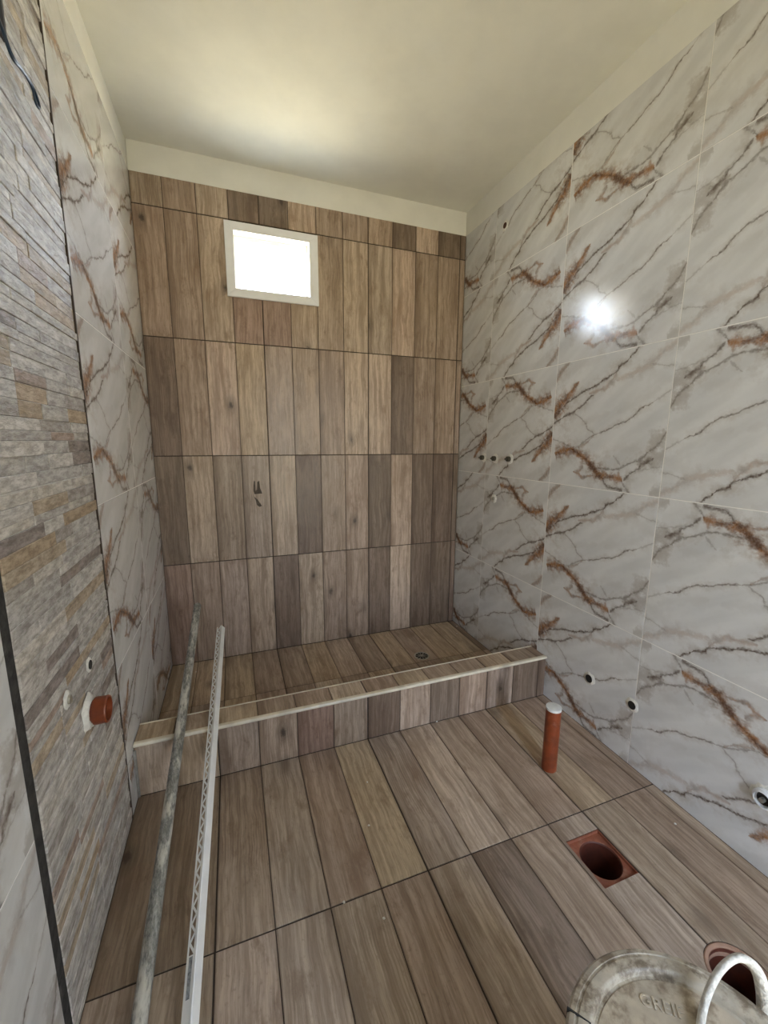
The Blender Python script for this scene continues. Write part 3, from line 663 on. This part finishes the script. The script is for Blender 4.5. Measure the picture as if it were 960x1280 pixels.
outlet('water_outlet', 'small dark water outlet ringed with white plaster beside a marble tile joint', 'right', (RX, -1.418, 0.255), 'hole', 7, 0.027)
outlet('toilet_water_outlet', 'white plastic ringed water outlet on the marble above the closet flange', 'right', (RX, -1.862, 0.240), 'hose', 8, 0.040)
outlet('basin_outlet', 'plastered water outlet in the stone strips directly above the orange drain elbow', 'left', (0.0024, -1.262, 0.697), 'hole', 9, 0.020)
outlet('basin_outlet', 'plastered water outlet with a plugged end in the stone strips next to the black gap', 'left', (0.0024, -1.417, 0.695), 'plug', 10, 0.022)
o = thing('basin_drain_pipe', 'short orange drain pipe socket sticking out of white mortar in the stone wall', 'pipe'); m4 = FR['left'].to_4x4(); m4.translation = Vector((0.002, -1.305, 0.588)); o.matrix_world = m4
add('mortar_ring', blob(0.045, 0.012, 21, 24), 'mortar_white', o)
add('socket', lathe([(0.024, 0.0), (0.027, 0.014), (0.0335, 0.016), (0.0345, 0.020), (0.0335, 0.040), (0.0345, 0.044), (0.033, 0.047), (0.029, 0.047), (0.028, 0.010)], 32), 'orange_pvc', o)
add('pipe_inside', lathe([(0.0285, 0.012), (0.0, 0.011)], 24), 'pipe_shade', o)

# ------------------------------------------------------------------ light cable, smudge
cb = thing('junction_box', 'dark open junction box recessed in the stone panel with blue wires', 'junction box', (0.0, -1.335, 2.125))
bmj = boxes((-0.004, 0.006, -0.055, 0.055, -0.05, 0.05)); add('frame', bmj, 'box_grey', cb)
add('opening', boxes((0.0058, 0.0066, -0.046, 0.046, -0.041, 0.041)), 'hole_shade', cb)  # solid dark plate painted as the shaded inside of the box
P = [(0.008, -1.355, 2.105), (0.026, -1.362, 2.045), (0.030, -1.342, 2.017), (0.030, -1.295, 2.025), (0.030, -1.252, 2.028), (0.030, -1.232, 2.020), (0.030, -1.221, 2.010), (0.030, -1.226, 2.001),
     (0.030, -1.240, 2.001), (0.030, -1.246, 2.010), (0.030, -1.250, 2.019), (0.030, -1.270, 2.024), (0.031, -1.304, 2.019), (0.030, -1.345, 2.011), (0.027, -1.366, 2.040), (0.008, -1.345, 2.105)]
thing('electric_wire', 'dark blue electric wire loop hanging on the stone wall near the ceiling', 'wire', mesh=tube(smooth_path(P, 6), 0.0026, 8), mat='cable_blue')
for k, (pts) in enumerate([[(0.497, 1.052), (0.504, 1.050), (0.503, 0.995), (0.512, 1.000), (0.516, 1.046), (0.527, 1.052), (0.530, 1.010), (0.541, 0.978), (0.498, 0.976), (0.492, 0.995)],
                           [(0.493, 0.963), (0.512, 0.945), (0.536, 0.906), (0.522, 0.900), (0.508, 0.912), (0.503, 0.938)]]):
    n = len(pts); vs = [(x, -0.0006, z) for x, z in pts]+[(x, 0.0004, z) for x, z in pts]
    sm = add('smudge', mesh_of(vs, [tuple(range(n)), tuple(range(2*n-1, n-1, -1))]+[(i, n+i, n+(i+1) % n, (i+1) % n) for i in range(n)]), 'smudge_dark', wall_back); sm['label'] = 'dark dried adhesive smudge'

# ------------------------------------------------------------------ bucket
BH, BR = 0.45, 0.178
bk = thing('lidded_bucket', 'dirty off-white plastic bucket with a lid and loop handle, standing on the floor planks', 'bucket', (0.920, -2.258, 0.0))
add('body', lathe([(0.0, 0.001), (0.140, 0.001), (0.146, 0.006), (0.163, 0.38), (0.170, 0.382), (0.170, 0.40), (0.165, 0.402), (0.167, 0.428)], 56), 'bucket_plastic', bk)
lid = add('lid', lathe([(0.0, BH-0.012), (0.138, BH-0.012), (0.143, BH-0.011), (0.1445, BH-0.004), (0.147, BH-0.001), (0.150, BH), (0.1625, BH-0.0015), (0.1635, BH-0.003), (0.1665, BH-0.003), (0.1675, BH-0.0018), (0.174, BH-0.0035), (BR, BH-0.009), (BR, BH-0.034), (0.172, BH-0.036), (0.169, BH-0.030)], 72), 'bucket_rim', bk)
add('lid_panel', lathe([(0.0, BH-0.0114), (0.110, BH-0.0114), (0.138, BH-0.0108), (0.1385, BH-0.012)], 56), 'bucket_plastic', bk)
tc = bpy.data.curves.new('lettering', 'FONT'); tc.body = 'GREIF'; tc.size = 0.0222; tc.extrude = 0.0007; tc.bevel_depth = 0.0003; tc.space_character = 1.05; tc.align_x = 'CENTER'
to = bpy.data.objects.new('tmp', tc); COL.objects.link(to); bpy.context.view_layer.update()
tm = bpy.data.meshes.new_from_object(to.evaluated_get(bpy.context.evaluated_depsgraph_get())); bpy.data.objects.remove(to)
tm.materials.clear(); lt = add('embossed_lettering', tm, 'bucket_relief', lid); lt.location = (0.952-0.920, -2.163+2.258, BH-0.0108); lt.rotation_euler = (0, 0, math.radians(-37))
for a in range(2):                                   # split slits in the rim
    t = math.radians(126+9*a); s = add('rim_slit', boxes((0.146, 0.1785, -0.0008, 0.0008, BH-0.012, BH+0.0004)), 'adhesive', lid); s.rotation_euler = (0, 0, t)
HP = [(0.968, -2.205, 0.440), (0.993, -2.190, 0.446), (1.019, -2.180, 0.462), (1.043, -2.177, 0.485), (1.064, -2.179, 0.500), (1.080, -2.184, 0.505), (1.091, -2.193, 0.500), (1.097, -2.202, 0.485), (1.103, -2.208, 0.455), (1.105, -2.212, 0.425)]
hm = tube(smooth_path([(x-0.920, y+2.258, z) for x, y, z in HP], 5), 0.007, 10, flat=(0.0098, 0.0055))
add('loop_handle', hm, 'handle_white', bk)

# ------------------------------------------------------------------ crumbs of plaster on the floor
CR = [(571, 783), (571, 792), (546, 902), (459, 978), (461, 1032), (430, 1128), (480, 1148), (715, 897), (844, 1030), (245, 840), (287, 885)]
def on_floor(u, v):
    d = fw+rt*((u-480)/FPX)-up*((v-640)/FPX); t = -CAM.z/d.z; return CAM+d*t
for k, (u, v) in enumerate(CR):
    p = on_floor(u, v); bm = bmesh.new(); bmesh.ops.create_icosphere(bm, subdivisions=1, radius=0.0042)
    for q in bm.verts: q.co = Vector((q.co.x*random.uniform(0.7, 1.3), q.co.y*random.uniform(0.7, 1.3), max(q.co.z, -0.0016)*0.6+0.001))
    thing('plaster_crumb', 'tiny white plaster crumb lying on the wood-look planks', 'crumb', (p.x, p.y, 0.0), 'plaster crumbs on the floor', bm_mesh(bm), 'crumb_white')
